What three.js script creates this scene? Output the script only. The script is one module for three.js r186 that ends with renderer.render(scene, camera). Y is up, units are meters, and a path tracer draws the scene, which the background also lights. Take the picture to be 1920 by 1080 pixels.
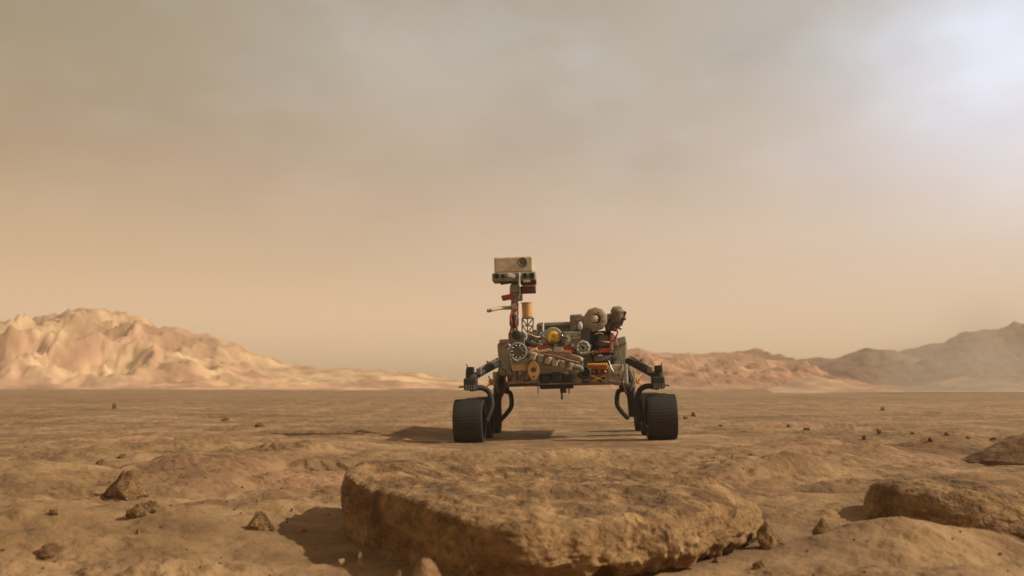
import * as THREE from 'three';
import { RoundedBoxGeometry } from 'three/addons/geometries/RoundedBoxGeometry.js';
import { ImprovedNoise } from 'three/addons/math/ImprovedNoise.js';
import { mergeGeometries, mergeVertices } from 'three/addons/utils/BufferGeometryUtils.js';

// ---------------------------------------------------------------- camera
const scene = new THREE.Scene();
const W = 1920, HGT = 1080, F = 1780, PITCH = Math.atan(182 / F), EYE = 0.64;
const camera = new THREE.PerspectiveCamera(2 * Math.atan(HGT / 2 / F) * 180 / Math.PI, W / HGT, 0.05, 6000);
camera.position.set(0, EYE, 0);
camera.rotation.x = PITCH;
camera.focus = 6.8;
camera.userData.fStop = 2.3;
scene.add(camera);

// ---------------------------------------------------------------- sky
const lin = (v) => { v /= 255; return v <= 0.04045 ? v / 12.92 : ((v + 0.055) / 1.055) ** 2.4; };
const smooth = (a, b, x) => { const t = Math.min(1, Math.max(0, (x - a) / (b - a))); return t * t * (3 - 2 * t); };
const mix = (a, b, t) => a + (b - a) * t;
const perlin = new ImprovedNoise();
const noise = (x, y, z) => perlin.noise(x, y, z);
function fbm(x, y, z, oct, gain = 0.5) {
  let s = 0, a = 1, f = 1;
  for (let i = 0; i < oct; i++) { s += a * noise(x * f + i * 17.3, y * f + i * 5.1, z * f - i * 9.7); a *= gain; f *= 2.03; }
  return s;
}
const SKY_AWAY = [[-90, 226, 190, 146], [0, 238, 201, 158], [4, 231, 193, 156], [7, 207, 174, 137], [13, 173, 149, 121], [19, 158, 143, 117], [28, 152, 138, 114], [50, 158, 139, 112], [90, 162, 139, 110]];
const SKY_SUN = [[-90, 226, 196, 160], [0, 240, 214, 182], [4, 230, 205, 178], [8.7, 221, 204, 188], [13, 206, 194, 185], [19, 193, 188, 182], [28, 186, 178, 170], [50, 172, 158, 140], [90, 162, 139, 110]];
function ramp(keys, el) {
  let i = 1; while (i < keys.length - 1 && keys[i][0] < el) i++;
  const a = keys[i - 1], b = keys[i], t = Math.min(1, Math.max(0, (el - a[0]) / (b[0] - a[0])));
  return [1, 2, 3].map((k) => mix(lin(a[k]), lin(b[k]), t));
}
const SUN_DIR = new THREE.Vector3(0.79, 0.60, 0.13).normalize();
{
  const w = 1024, h = 512, data = new Float32Array(w * h * 4);
  for (let j = 0; j < h; j++) {
    const el = ((j + 0.5) / h - 0.5) * 180;
    const away = ramp(SKY_AWAY, el), sun = ramp(SKY_SUN, el);
    for (let i = 0; i < w; i++) {
      const phi = ((i + 0.5) / w - 0.5) * Math.PI * 2;
      let az = phi * 180 / Math.PI + 90; if (az > 180) az -= 360;
      const ce = Math.cos(el * Math.PI / 180), dx = Math.cos(phi) * ce, dy = Math.sin(el * Math.PI / 180), dz = Math.sin(phi) * ce;
      const d = Math.abs(((az - 80 + 540) % 360) - 180);
      const veil = Math.exp(-(((az + 6) / 9) ** 2) - (((el - 20) / 4.5) ** 2));
      const t = Math.min(1, 1 - smooth(25, 125, d) + 0.3 * veil);
      let c = [0, 1, 2].map((k) => mix(away[k], sun[k], t));
      // thin drifting dust cloud
      const q = fbm(dx * 3 + 4, dy * 8 + 1, dz * 3, 4);
      const q2 = fbm(dx * 9 + 11, dy * 14, dz * 9 + 3, 3);
      const m = 1.05 + 0.06 * q * smooth(2, 12, el) + 0.06 * q2 * smooth(4, 14, el);
      // bright cloud bank on the sun's side, and the glow round the sun itself
      const bank = Math.exp(-(((az - 29.5 - 7 * q) / 9.5) ** 2) - (((el - 16.2 - 2 * q2) / 5.6) ** 2)) * (1 + 0.3 * q + 0.25 * q2) + 0.5 * Math.exp(-(((az - 38) / 16) ** 2) - (((el - 17) / 8.5) ** 2));
      const wisp = smooth(0.12, 0.55, fbm(dx * 7 + dy * 9 + 2, dy * 16 - dx * 5, dz * 7 + 8, 4, 0.6)) * smooth(6, 13, el) * (0.35 + 0.65 * t);
      const streak = Math.exp(-(((az - 5 - (21 - el) * 0.55 + 2 * q) / 1.6) ** 2) - (((el - 18) / 4) ** 2));
      const glow = Math.exp(-(((az - 79) / 30) ** 2) - (((el - 36) / 22) ** 2));
      c = c.map((v, k) => v * m + (bank + 0.14 * wisp + 0.10 * streak * (1 + q2)) * [0.20, 0.265, 0.385][k] + glow * [0.35, 0.34, 0.33][k]);
      data.set([c[0], c[1], c[2], 1], (j * w + i) * 4);
    }
  }
  const tex = new THREE.DataTexture(data, w, h, THREE.RGBAFormat, THREE.FloatType);
  tex.mapping = THREE.EquirectangularReflectionMapping; tex.magFilter = tex.minFilter = THREE.LinearFilter; tex.needsUpdate = true;
  scene.background = tex; scene.environment = tex;
}
const sunLight = new THREE.DirectionalLight(new THREE.Color().setRGB(1, 0.89, 0.70), 4.5);
sunLight.position.copy(SUN_DIR).multiplyScalar(60).add(new THREE.Vector3(0, 0, -9));
sunLight.target.position.set(0, 0, -9);
sunLight.castShadow = true; sunLight.shadow.mapSize.set(4096, 4096); sunLight.shadow.radius = 2;
Object.assign(sunLight.shadow.camera, { left: -16, right: 16, top: 16, bottom: -16, near: 1, far: 140 });
scene.add(sunLight, sunLight.target);
scene.fog = new THREE.FogExp2(new THREE.Color().setRGB(1, 0.80, 0.60), 0.0019);

const renderer = new THREE.WebGLRenderer({ antialias: true });
renderer.toneMapping = THREE.LinearToneMapping;
renderer.toneMappingExposure = 1.0;
renderer.shadowMap.enabled = true;

// ---------------------------------------------------------------- helpers
function rng(seed) { let a = seed >>> 0; return () => { a = (a + 0x6d2b79f5) | 0; let t = Math.imul(a ^ (a >>> 15), 1 | a); t = (t + Math.imul(t ^ (t >>> 7), 61 | t)) ^ t; return ((t ^ (t >>> 14)) >>> 0) / 4294967296; }; }
function shadowed(m) { m.castShadow = m.receiveShadow = true; return m; }
function mesh(name, g, m, parent) { const o = shadowed(new THREE.Mesh(g, m)); o.name = name; (parent || scene).add(o); return o; }
const used = new Map();
function numbered(n) { const k = used.get(n) || 0; used.set(n, k + 1); return k ? `${n}_${String(k).padStart(3, '0')}` : n; }
function tag(o, label, category, group) { o.userData.label = label; o.userData.category = category; if (group) o.userData.group = group; return o; }
// a point of the place, looked up from where it lies in the view and how far off it is
function at(px, py, D) {
  const a = (px - W / 2) / F, b = (HGT / 2 - py) / F, c = Math.cos(PITCH), s = Math.sin(PITCH);
  const d = new THREE.Vector3(a, b * c + s, b * s - c);
  return d.multiplyScalar(D / -d.z).add(camera.position);
}
function flat(px, py) { return at(px, py, EYE * F / Math.max(4, (py - 722)) ); }
// a tiling cloud-like field of values 0..1
function tiling(size, freq, oct, seed, gain = 0.55) {
  const out = new Float32Array(size * size); let amp = 1, total = 0;
  for (let o = 0; o < oct; o++) {
    const n = freq << o, r = rng(seed + o * 101), g = Float32Array.from({ length: n * n }, r);
    for (let y = 0; y < size; y++) {
      const fy = y / size * n, y0 = Math.floor(fy), ty = fy - y0, sy = ty * ty * (3 - 2 * ty), ya = (y0 % n) * n, yb = ((y0 + 1) % n) * n;
      for (let x = 0; x < size; x++) {
        const fx = x / size * n, x0 = Math.floor(fx), tx = fx - x0, sx = tx * tx * (3 - 2 * tx), xa = x0 % n, xb = (x0 + 1) % n;
        out[y * size + x] += amp * mix(mix(g[ya + xa], g[ya + xb], sx), mix(g[yb + xa], g[yb + xb], sx), sy);
      }
    }
    total += amp; amp *= gain;
  }
  for (let i = 0; i < out.length; i++) out[i] /= total;
  return out;
}
function texture(field, size, map, srgb) {
  const d = new Uint8Array(size * size * 4);
  for (let i = 0; i < field.length; i++) { const c = map(field[i], i); d[i * 4] = c[0]; d[i * 4 + 1] = c[1]; d[i * 4 + 2] = c[2]; d[i * 4 + 3] = 255; }
  const t = new THREE.DataTexture(d, size, size);
  t.wrapS = t.wrapT = THREE.RepeatWrapping; t.magFilter = THREE.LinearFilter; t.minFilter = THREE.LinearMipmapLinearFilter; t.generateMipmaps = true;
  if (srgb) t.colorSpace = THREE.SRGBColorSpace; t.needsUpdate = true; return t;
}
const stretch = (v, lo, hi) => Math.min(1, Math.max(0, (v - lo) / (hi - lo)));

const sandField = tiling(1024, 6, 7, 11, 0.62);
const sandBump = texture(sandField, 1024, (v) => { const k = 255 * stretch(v, 0.25, 0.75); return [k, k, k]; });
const sandTint = texture(tiling(1024, 5, 7, 77, 0.66), 1024, (v) => { const k = stretch(v, 0.28, 0.72); return [mix(196, 255, k), mix(188, 255, k), mix(176, 252, k)]; }, true);
const rockField = tiling(1024, 8, 7, 31, 0.66);
const rockBump = texture(rockField, 1024, (v) => { const k = 255 * stretch(v, 0.25, 0.75); return [k, k, k]; });
const rockTint = texture(tiling(1024, 6, 7, 131, 0.7), 1024, (v) => { const k = stretch(v, 0.3, 0.68); return [mix(150, 255, k), mix(138, 252, k), mix(120, 246, k)]; }, true);
const hillTint = texture(tiling(512, 5, 6, 9, 0.6), 512, (v) => { const k = stretch(v, 0.3, 0.7); return [mix(190, 255, k), mix(178, 250, k), mix(166, 244, k)]; }, true);

// ---------------------------------------------------------------- ground
const ROVER = { x: 0.69, z: -12.1 };
const bumps = [];   // broad swells of the sand: [x, z, radius across, radius along, height]
function swell(px, py, wpx, depth, h) { const p = flat(px, py); bumps.push([p.x, p.z, wpx / F * -p.z, depth, h]); }
swell(40, 905, 110, 0.45, 0.085); swell(330, 890, 260, 0.7, 0.08); swell(560, 870, 150, 0.6, 0.06); swell(330, 985, 200, 0.35, 0.05);
swell(60, 985, 100, 0.3, 0.05); swell(1500, 880, 150, 0.5, 0.05); swell(1650, 850, 170, 0.6, 0.06);
swell(1330, 850, 140, 0.7, 0.05); swell(1050, 850, 200, 0.7, 0.075); swell(800, 855, 130, 0.5, 0.045); swell(1620, 1012, 190, 0.26, 0.05); swell(1560, 1040, 300, 0.3, 0.05);
swell(1880, 1085, 160, 0.2, 0.05); swell(1380, 1060, 80, 0.15, -0.03); swell(600, 1010, 60, 0.3, -0.03);
function ground(x, z) {
  const r = Math.hypot(x, z);
  const near = 1 - smooth(9, 17, r), mid = 1 - smooth(30, 90, r);
  let h = 0.035 * noise(x * 0.33 + 3, 1.7, z * 0.42) + 0.13 * mid * (1 - near) * noise(x * 0.11, 8.2, z * 0.16 + 2) + 0.35 * smooth(30, 60, r) * noise(x * 0.02, 3.3, z * 0.05);
  const bill = Math.abs(noise(x * 0.95 + 0.4 * noise(x * 2, 3, z * 2), 4.4, z * 1.5 + 7));
  h += near * (0.11 * bill - 0.025);
  const b2 = Math.abs(noise(x * 2.3 + 9 + 0.5 * noise(x * 3, 1, z * 3), 2.2, z * 3.4));
  h += mix(0.25, 1, near) * 0.045 * (b2 - 0.2);
  if (r < 60) {
    h += 0.03 * Math.abs(noise(x * 4.3 + noise(x * 3, 9, z * 3), 6.1, z * 6.6));
    const rough = smooth(-0.15, 0.45, noise(x * 0.7 + 20, 5, z * 0.8));
    h += (0.35 + rough) * (0.014 * Math.abs(noise(x * 9, 0.3, z * 12)) + 0.010 * noise(x * 17, 0.9, z * 21) + 0.006 * noise(x * 31, 3.3, z * 36));
    if (r < 14) h += (0.3 + rough) * (0.0045 * Math.abs(noise(x * 47, 1.3, z * 50)) + 0.002 * noise(x * 95, 7.3, z * 95));
  }
  if (r < 40) {   // thin ledges where bedrock breaks the sand
    const q = 0.16 * noise(x * 0.7 + 40, 2.2, z * 0.95) + 0.05 * noise(x * 2.1, 6.6, z * 2.6) + 0.012 * noise(x * 9, 3, z * 11), st = 0.024, n = q / st, fl = Math.floor(n), fr = n - fl;
    const bare = smooth(-0.05, 0.25, noise(x * 0.45 + 12, 9, z * 0.6 + 3)) * mix(0.5, 1, near);
    h += bare * ((fl + smooth(0.72, 1, fr)) * st * 0.85) * 0.9;
  }
  for (const b of bumps) {
    const u = (x - b[0]) / b[2], v = (z - b[1]) / b[3], e = u * u + v * v;
    if (e < 7) h += b[4] * Math.exp(-e);
  }
  // trodden firm where the rover stands, and bedded in under the slab
  const dx = (x - ROVER.x) / 2.2, dz = (z - ROVER.z - 0.8) / 2.7, k = Math.exp(-((dx * dx + dz * dz) ** 2));
  h = mix(h, 0.026 * (x - ROVER.x) + 0.16 * (h - 0.05), k);
  const sx = (x - 0.2) / 1.25, sz = (z + 4.25) / 1.15, ks = Math.exp(-((sx * sx + sz * sz) ** 3));
  return mix(h, 0.25 * h - 0.02, ks);
}
{
  const angles = [];
  for (let a = -180; a < -42; a += 4) angles.push(a);
  for (let a = -40; a < 40; a += 0.088) angles.push(a);
  for (let a = 40; a <= 180; a += 4) angles.push(a);
  const radii = [0.02, 0.3, 0.6, 0.9, 1.2, 1.5, 1.8, 2.1, 2.35];
  let r = 2.5; while (r < 14) { radii.push(r); r *= 1.0041; }
  while (r < 90) { radii.push(r); r *= 1.012; }
  while (r < 3600) { radii.push(r); r *= 1.06; }
  const n = angles.length, pos = new Float32Array(n * radii.length * 3), uv = new Float32Array(n * radii.length * 2), col = new Float32Array(n * radii.length * 3), idx = new Uint32Array((n - 1) * (radii.length - 1) * 6);
  let p = 0, q = 0;
  for (const R of radii) for (const a of angles) {
    const t = a * Math.PI / 180, x = Math.sin(t) * R, z = -Math.cos(t) * R;
    pos[p * 3] = x; pos[p * 3 + 1] = ground(x, z); pos[p * 3 + 2] = z;
    uv[p * 2] = x / 1.7; uv[p * 2 + 1] = z / 1.7;
    const far = smooth(9, 40, R);
    const v = 0.5 + 0.8 * fbm(x * 0.35, 2, z * 0.6, 4) * mix(1, 0.7, far) + 0.35 * fbm(x * 0.03 + 4, 6, z * 0.09, 3) * far;
    const k = Math.min(1, Math.max(0, v)), rusty = smooth(0.05, 0.5, fbm(x * 0.22 + 31, 1, z * 0.4, 3));
    col[p * 3] = mix(0.215, 0.375, k); col[p * 3 + 1] = mix(mix(0.121, 0.232, k), mix(0.114, 0.212, k), rusty); col[p * 3 + 2] = mix(0.046, 0.118, k);
    p++;
  }
  for (let j = 0; j < radii.length - 1; j++) for (let i = 0; i < n - 1; i++) {
    const a = j * n + i, b = a + 1, c = a + n, d = c + 1;
    idx[q++] = a; idx[q++] = b; idx[q++] = c; idx[q++] = b; idx[q++] = d; idx[q++] = c;
  }
  const g = new THREE.BufferGeometry();
  g.setAttribute('position', new THREE.BufferAttribute(pos, 3)); g.setAttribute('uv', new THREE.BufferAttribute(uv, 2)); g.setAttribute('color', new THREE.BufferAttribute(col, 3));
  g.setIndex(new THREE.BufferAttribute(idx, 1)); g.computeVertexNormals();
  const m = new THREE.MeshStandardMaterial({ name: 'sand', vertexColors: true, roughness: 1, map: sandTint, bumpMap: sandBump, bumpScale: 0.022 });
  mesh('ground', g, m).userData.kind = 'structure';
}
// where the line of sight through a place in the view meets the ground
function onGround(px, py) {
  const d = at(px, py, 1).sub(camera.position); let t = 2.2;
  for (; t < 400; t *= 1.002) { const p = d.clone().multiplyScalar(t).add(camera.position); if (p.y <= ground(p.x, p.z)) return p; }
  return d.multiplyScalar(t).add(camera.position);
}

// ---------------------------------------------------------------- hills
function hillRange(name, keys, o) {
  // keys: [where along the view, height in the view]; o.D crest distance, o.front and o.back feet of the slope
  const cols = o.cols || 420, rows = o.rows || 120, x0 = keys[0][0], x1 = keys[keys.length - 1][0];
  const pos = [], col = [], uv = [], idx = [];
  const crest = (px) => { let i = 1; while (i < keys.length - 1 && keys[i][0] < px) i++; const a = keys[i - 1], b = keys[i], t = smooth(0, 1, (px - a[0]) / (b[0] - a[0])); return mix(a[1], b[1], t); };
  for (let j = 0; j <= rows; j++) for (let i = 0; i <= cols; i++) {
    const px = mix(x0, x1, i / cols), v = j / rows, D = v < 0.65 ? mix(o.front, o.D, v / 0.65) : mix(o.D, o.back, (v - 0.65) / 0.35);
    const x = (px - 960) / F * (o.D * 0.6 + D * 0.4), z = -D;
    const H = crest(px) / F * o.D, s = v < 0.65 ? v / 0.65 : (1 - v) / 0.35;
    const f = o.freq || 1;
    const wob = noise(x * 0.02 * f, o.seed, z * 0.02 * f);
    const ridge = 1 - Math.abs(noise(x * 0.05 * f + wob, o.seed + 3, z * 0.035 * f)) * 2;
    const ridge2 = 1 - Math.abs(noise(x * 0.13 * f + wob * 2, o.seed + 7, z * 0.1 * f)) * 2;
    const n3 = fbm(x * 0.16 * f, o.seed + 1, z * 0.16 * f, 5, 0.62), crag = Math.abs(noise(x * 0.3 * f, o.seed + 9, z * 0.3 * f)) - 0.25;
    const body = s ** (o.pow || 1.1), inner = Math.min(1, s * 4);
    let h = H * body * (1 + (o.rough || 0.3) * (ridge - 0.6) * (1 - body * 0.85)) + H * (o.rough || 0.3) * Math.sin(Math.PI * Math.min(1, s)) * (0.33 * (ridge - 0.4) + 0.22 * (ridge2 - 0.4)) + H * (0.13 * n3 + 0.10 * crag) * inner * (1 - (o.calm ?? 0.6) * body);
    h += H * 0.03 * ridge2 * body * (1.2 - (o.calm ?? 0.6));
    const st = H * 0.11, nn = h / st + 0.6 * noise(x * 0.06, 4, z * 0.06), fl = Math.floor(nn), terr = (fl + smooth(0.55, 1, nn - fl) - nn) * st;
    h += terr * 0.55 * inner * smooth(-0.1, 0.3, noise(x * 0.05 + 7, o.seed, z * 0.05));
    if (s <= 0.001) h = -1.5;
    pos.push(x, h - 0.25, z);
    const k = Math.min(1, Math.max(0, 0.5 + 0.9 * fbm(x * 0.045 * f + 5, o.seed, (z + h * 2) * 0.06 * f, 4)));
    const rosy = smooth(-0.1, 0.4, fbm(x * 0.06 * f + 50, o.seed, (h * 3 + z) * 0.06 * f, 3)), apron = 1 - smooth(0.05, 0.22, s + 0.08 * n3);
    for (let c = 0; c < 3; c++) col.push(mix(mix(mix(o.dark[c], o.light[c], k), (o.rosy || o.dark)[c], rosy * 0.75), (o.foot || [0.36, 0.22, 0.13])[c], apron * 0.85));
    uv.push(x / 30, (z + h) / 30);
  }
  for (let j = 0; j < rows; j++) for (let i = 0; i < cols; i++) { const a = j * (cols + 1) + i, b = a + 1, c = a + cols + 1, d = c + 1; idx.push(a, b, c, b, d, c); }
  const g = new THREE.BufferGeometry();
  g.setAttribute('position', new THREE.Float32BufferAttribute(pos, 3)); g.setAttribute('color', new THREE.Float32BufferAttribute(col, 3)); g.setAttribute('uv', new THREE.Float32BufferAttribute(uv, 2));
  g.setIndex(idx); g.computeVertexNormals();
  const m = new THREE.MeshStandardMaterial({ name: 'hill_rock', vertexColors: true, roughness: 1, map: hillTint });
  const e = mesh(name, g, m); e.userData.kind = 'structure'; if (o.label) e.userData.label = o.label; return e;
}
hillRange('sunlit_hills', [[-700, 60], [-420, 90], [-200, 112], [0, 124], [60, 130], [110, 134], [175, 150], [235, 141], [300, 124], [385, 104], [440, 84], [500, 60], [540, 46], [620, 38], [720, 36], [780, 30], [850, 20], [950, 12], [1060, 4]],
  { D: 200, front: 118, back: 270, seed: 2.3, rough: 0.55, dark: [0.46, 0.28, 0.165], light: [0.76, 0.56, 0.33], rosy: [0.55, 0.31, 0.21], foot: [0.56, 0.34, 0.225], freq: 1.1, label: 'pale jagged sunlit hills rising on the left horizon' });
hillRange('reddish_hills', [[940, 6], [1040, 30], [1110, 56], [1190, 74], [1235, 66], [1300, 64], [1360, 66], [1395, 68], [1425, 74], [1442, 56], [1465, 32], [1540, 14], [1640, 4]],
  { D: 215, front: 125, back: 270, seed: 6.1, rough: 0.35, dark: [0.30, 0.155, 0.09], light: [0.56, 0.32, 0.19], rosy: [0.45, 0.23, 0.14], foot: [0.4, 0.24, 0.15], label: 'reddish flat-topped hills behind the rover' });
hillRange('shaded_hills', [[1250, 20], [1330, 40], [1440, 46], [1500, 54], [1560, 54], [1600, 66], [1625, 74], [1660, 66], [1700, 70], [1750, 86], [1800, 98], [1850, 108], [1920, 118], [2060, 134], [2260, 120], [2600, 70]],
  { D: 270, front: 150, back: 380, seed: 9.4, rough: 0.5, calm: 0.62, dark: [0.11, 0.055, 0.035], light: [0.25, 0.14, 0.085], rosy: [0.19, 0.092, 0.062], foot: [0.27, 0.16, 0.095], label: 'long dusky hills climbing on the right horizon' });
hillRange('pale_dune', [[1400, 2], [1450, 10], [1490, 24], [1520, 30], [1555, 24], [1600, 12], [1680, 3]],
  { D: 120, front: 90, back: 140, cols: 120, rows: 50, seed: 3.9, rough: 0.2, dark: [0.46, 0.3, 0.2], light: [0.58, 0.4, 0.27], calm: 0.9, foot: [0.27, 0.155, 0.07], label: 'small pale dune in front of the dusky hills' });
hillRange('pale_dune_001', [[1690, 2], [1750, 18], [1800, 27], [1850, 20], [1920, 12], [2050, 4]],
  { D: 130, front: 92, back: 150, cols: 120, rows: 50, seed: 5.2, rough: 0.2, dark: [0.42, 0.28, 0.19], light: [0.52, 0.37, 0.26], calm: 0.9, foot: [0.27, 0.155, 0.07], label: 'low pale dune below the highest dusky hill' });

// ---------------------------------------------------------------- rocks
const rockMat = new THREE.MeshStandardMaterial({ name: 'rock', color: new THREE.Color().setRGB(0.335, 0.2, 0.09), roughness: 1, map: rockTint, bumpMap: rockBump, bumpScale: 0.02 });
const darkRockMat = new THREE.MeshStandardMaterial({ name: 'dark_rock', color: new THREE.Color().setRGB(0.24, 0.135, 0.062), roughness: 1, map: rockTint, bumpMap: rockBump, bumpScale: 0.006 });
const duskMat = new THREE.MeshStandardMaterial({ name: 'dusky_soil', color: new THREE.Color().setRGB(0.25, 0.14, 0.062), roughness: 1, map: rockTint, bumpMap: rockBump, bumpScale: 0.01 });
const paleRockMat = new THREE.MeshStandardMaterial({ name: 'pale_rock', color: new THREE.Color().setRGB(0.46, 0.3, 0.16), roughness: 1, map: rockTint, bumpMap: rockBump, bumpScale: 0.006 });
function roughen(g, amp, f, seed) {
  g.computeVertexNormals();
  const p = g.attributes.position, n = g.attributes.normal;
  for (let i = 0; i < p.count; i++) {
    const x = p.getX(i), y = p.getY(i), z = p.getZ(i), d = amp(x, y, z, n.getY(i));
    p.setXYZ(i, x + n.getX(i) * d, y + n.getY(i) * d, z + n.getZ(i) * d);
  }
  g.computeVertexNormals(); return g;
}
// texture coordinates in metres, each face laid flat along the axis it faces most
function boxUV(g, size) {
  const h = g.toNonIndexed(), p = h.attributes.position, u = new Float32Array(p.count * 2), a = new THREE.Vector3(), b = new THREE.Vector3(), c = new THREE.Vector3();
  for (let i = 0; i < p.count; i += 3) {
    a.fromBufferAttribute(p, i); b.fromBufferAttribute(p, i + 1).sub(a); c.fromBufferAttribute(p, i + 2).sub(a); b.cross(c);
    const x = Math.abs(b.x), y = Math.abs(b.y), z = Math.abs(b.z), ax = y >= x && y >= z ? 1 : x > z ? 0 : 2;
    for (let q = i; q < i + 3; q++) { u[q * 2] = (ax === 0 ? p.getZ(q) + 0.37 : p.getX(q)) / size; u[q * 2 + 1] = (ax === 1 ? p.getZ(q) : p.getY(q) + 0.61) / size; }
  }
  h.setAttribute('uv', new THREE.BufferAttribute(u, 2)); return h;
}
// a slab of layered rock: a plan seen from above, a profile from under it, out, up the flank, over the brow and in across the top
const SHARP = [[0.95, -0.7], [0.985, -0.4], [0.985, -0.12], [0.985, 0.1], [0.992, 0.35], [1.0, 0.6], [0.998, 0.8], [0.982, 0.94], [0.95, 0.99], [0.87, 1.01], [0.7, 1.02], [0.45, 1.0], [0.2, 1.0], [0.0, 1.0]];
const UNDER = [[0.82, -0.6], [0.865, -0.3], [0.9, -0.08], [0.945, 0.07], [0.99, 0.2], [1.0, 0.33], [0.992, 0.48], [0.97, 0.64], [0.935, 0.79], [0.885, 0.9], [0.81, 0.965], [0.7, 0.995], [0.45, 1.0], [0.0, 1.0]];
const BLUNT = [[1.0, -0.6], [1.0, -0.2], [0.995, 0.15], [0.985, 0.42], [0.965, 0.66], [0.93, 0.83], [0.86, 0.94], [0.74, 0.99], [0.5, 1.0], [0.25, 1.0], [0.0, 1.0]];
const MOUND = [[1.0, -0.4], [0.97, 0.0], [0.9, 0.12], [0.8, 0.26], [0.68, 0.43], [0.55, 0.61], [0.42, 0.77], [0.28, 0.9], [0.14, 0.98], [0.0, 1.0]];
const SOFT = [[1.0, -0.6], [1.0, -0.2], [0.99, 0.1], [0.97, 0.35], [0.93, 0.58], [0.86, 0.76], [0.74, 0.9], [0.58, 0.97], [0.35, 1.0], [0.15, 1.0], [0.0, 1.0]];
function slab(name, label, plan, [cx, cz], key, topAt, o = {}) {
  const curve = new THREE.CatmullRomCurve3(plan.map(([x, z]) => new THREE.Vector3(x, 0, z)), true, 'centripetal');
  const NU = o.NU || 1100, NV = o.NV || 190, pos = [], idx = [], y0 = o.y || 0, f = o.f || 1, A = o.amp || 1;
  const lay = (keys) => { const kc = new THREE.CatmullRomCurve3(keys.map(([a, b]) => new THREE.Vector3(a, b * 0.45, 0))), out = []; for (let j = 0; j <= NV; j++) { const v = kc.getPoint(j / NV); out.push([v.x, v.y / 0.45]); } return out; };
  const profA = lay(key), profB = lay(o.key2 || key);
  const ring = curve.getSpacedPoints(NU);
  for (let j = 0; j <= NV; j++) for (let i = 0; i <= NU; i++) {
    const c = ring[i === NU ? 0 : i], w2 = o.blend ? o.blend(c.x, c.z) : 0, q = mix(profA[j][0], profB[j][0], w2), t = mix(profA[j][1], profB[j][1], w2), x = cx + (c.x - cx) * q, z = cz + (c.z - cz) * q;
    pos.push(x, y0 + t * topAt(x, z), z);
  }
  for (let j = 0; j < NV; j++) for (let i = 0; i < NU; i++) { const a = j * (NU + 1) + i, b = a + 1, c = a + NU + 1, d = c + 1; idx.push(a, c, b, b, c, d); }
  let g = new THREE.BufferGeometry();
  g.setAttribute('position', new THREE.Float32BufferAttribute(pos, 3)); g.setIndex(idx);
  g = mergeVertices(g, 1e-5);
  roughen(g, (x, y, z, ny) => {
    const side = 1 - smooth(0.55, 0.96, ny), X = x * f, Y = y * f, Z = z * f;
    const warp = 0.02 * noise(X * 3, 1, Z * 3) + 0.05 * noise(X * 0.8, 4, Z * 0.8), right = o.rugged ? o.rugged(x, z) : 0.5;
    const broken = smooth(-0.2, 0.3, noise(X * 2.1, Y * 3 + 9, Z * 2.1));
    const broken2 = smooth(-0.25, 0.25, noise(X * 2.7 + 30, Y * 2, Z * 2.7));
    const strata = noise(X * 1.4, (Y + warp) * 30, Z * 1.4) * 0.6 + noise(X * 3, (Y + warp) * 70 + 5, Z * 3) * 0.4 * broken;
    const chunk = Math.abs(noise(X * 4.2 + 2, Y * 5, Z * 4.2)) * right;
    const pit = Math.min(0, noise(X * 8, Y * 10 + 3, Z * 8) - 0.12), fine = noise(X * 22, Y * 28, Z * 22), finer = noise(X * 52, Y * 58, Z * 52);
    const topN = 0.030 * noise(X * 2.6, 7, Z * 3.9) + 0.022 * Math.abs(noise(X * 7, 2, Z * 9)) + 0.006 * noise(X * 17, 4, Z * 22);
    return A * (side * ((0.005 + 0.012 * right) * strata + 0.05 * (chunk - 0.12) + (0.012 + 0.08 * right * broken2) * pit + (0.003 + 0.011 * right) * fine + (0.0015 + 0.005 * right) * finer) + (1 - side) * (topN + 0.004 * fine + 0.002 * finer));
  });
  g = boxUV(g, 0.8);
  g.translate(-cx, 0, -cz);
  const e = mesh(name, g, o.mat || rockMat); e.position.set(cx, 0, cz);
  return tag(e, label, 'rock');
}
slab('slab_rock', 'huge flat brown rock slab lying in the sand in front of the rover',
  [[-0.75, -4.2], [-0.75, -4.5], [-0.64, -4.9], [-0.3, -5.15], [0.2, -5.2], [0.7, -5.1], [1.0, -4.8], [1.09, -4.4], [1.05, -4.1], [0.93, -3.83], [0.72, -3.53], [0.5, -3.33], [0.25, -3.16], [0.02, -3.1], [-0.17, -3.24], [-0.39, -3.57], [-0.61, -3.93]],
  [0.15, -4.2], SHARP, (x, z) => 0.2 - 0.025 * smooth(0.6, 1.15, x) + 0.05 * smooth(-0.2, -0.75, x) + 0.03 * smooth(-3.7, -5.0, z) - 0.04 * smooth(-4.6, -5.2, z) + 0.035 * noise(x * 1.6, 3, z * 1.9),
  { key2: UNDER, blend: (x, z) => smooth(-0.3, 0.35, x), rugged: (x, z) => smooth(-0.1, 0.45, x + 0.2 * noise(x * 3, 1, z * 3)), amp: 1.1 });
slab('boulder', 'broad rounded tan boulder half buried at the right edge',
  [[1.74, -4.72], [1.8, -4.95], [2.1, -5.12], [2.8, -5.2], [3.3, -4.9], [3.35, -4.4], [2.9, -4.05], [2.4, -3.98], [2.1, -4.15], [1.86, -4.42]],
  [2.4, -4.6], BLUNT, (x, z) => 0.165 - 0.03 * smooth(2.1, 2.7, x) + 0.02 * noise(x * 2, 3, z * 2), { NU: 700, NV: 130, key2: MOUND, blend: (x, z) => smooth(1.78, 2.2, x), rugged: (x, z) => smooth(-4.5, -4.1, z), amp: 0.9 });
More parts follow.
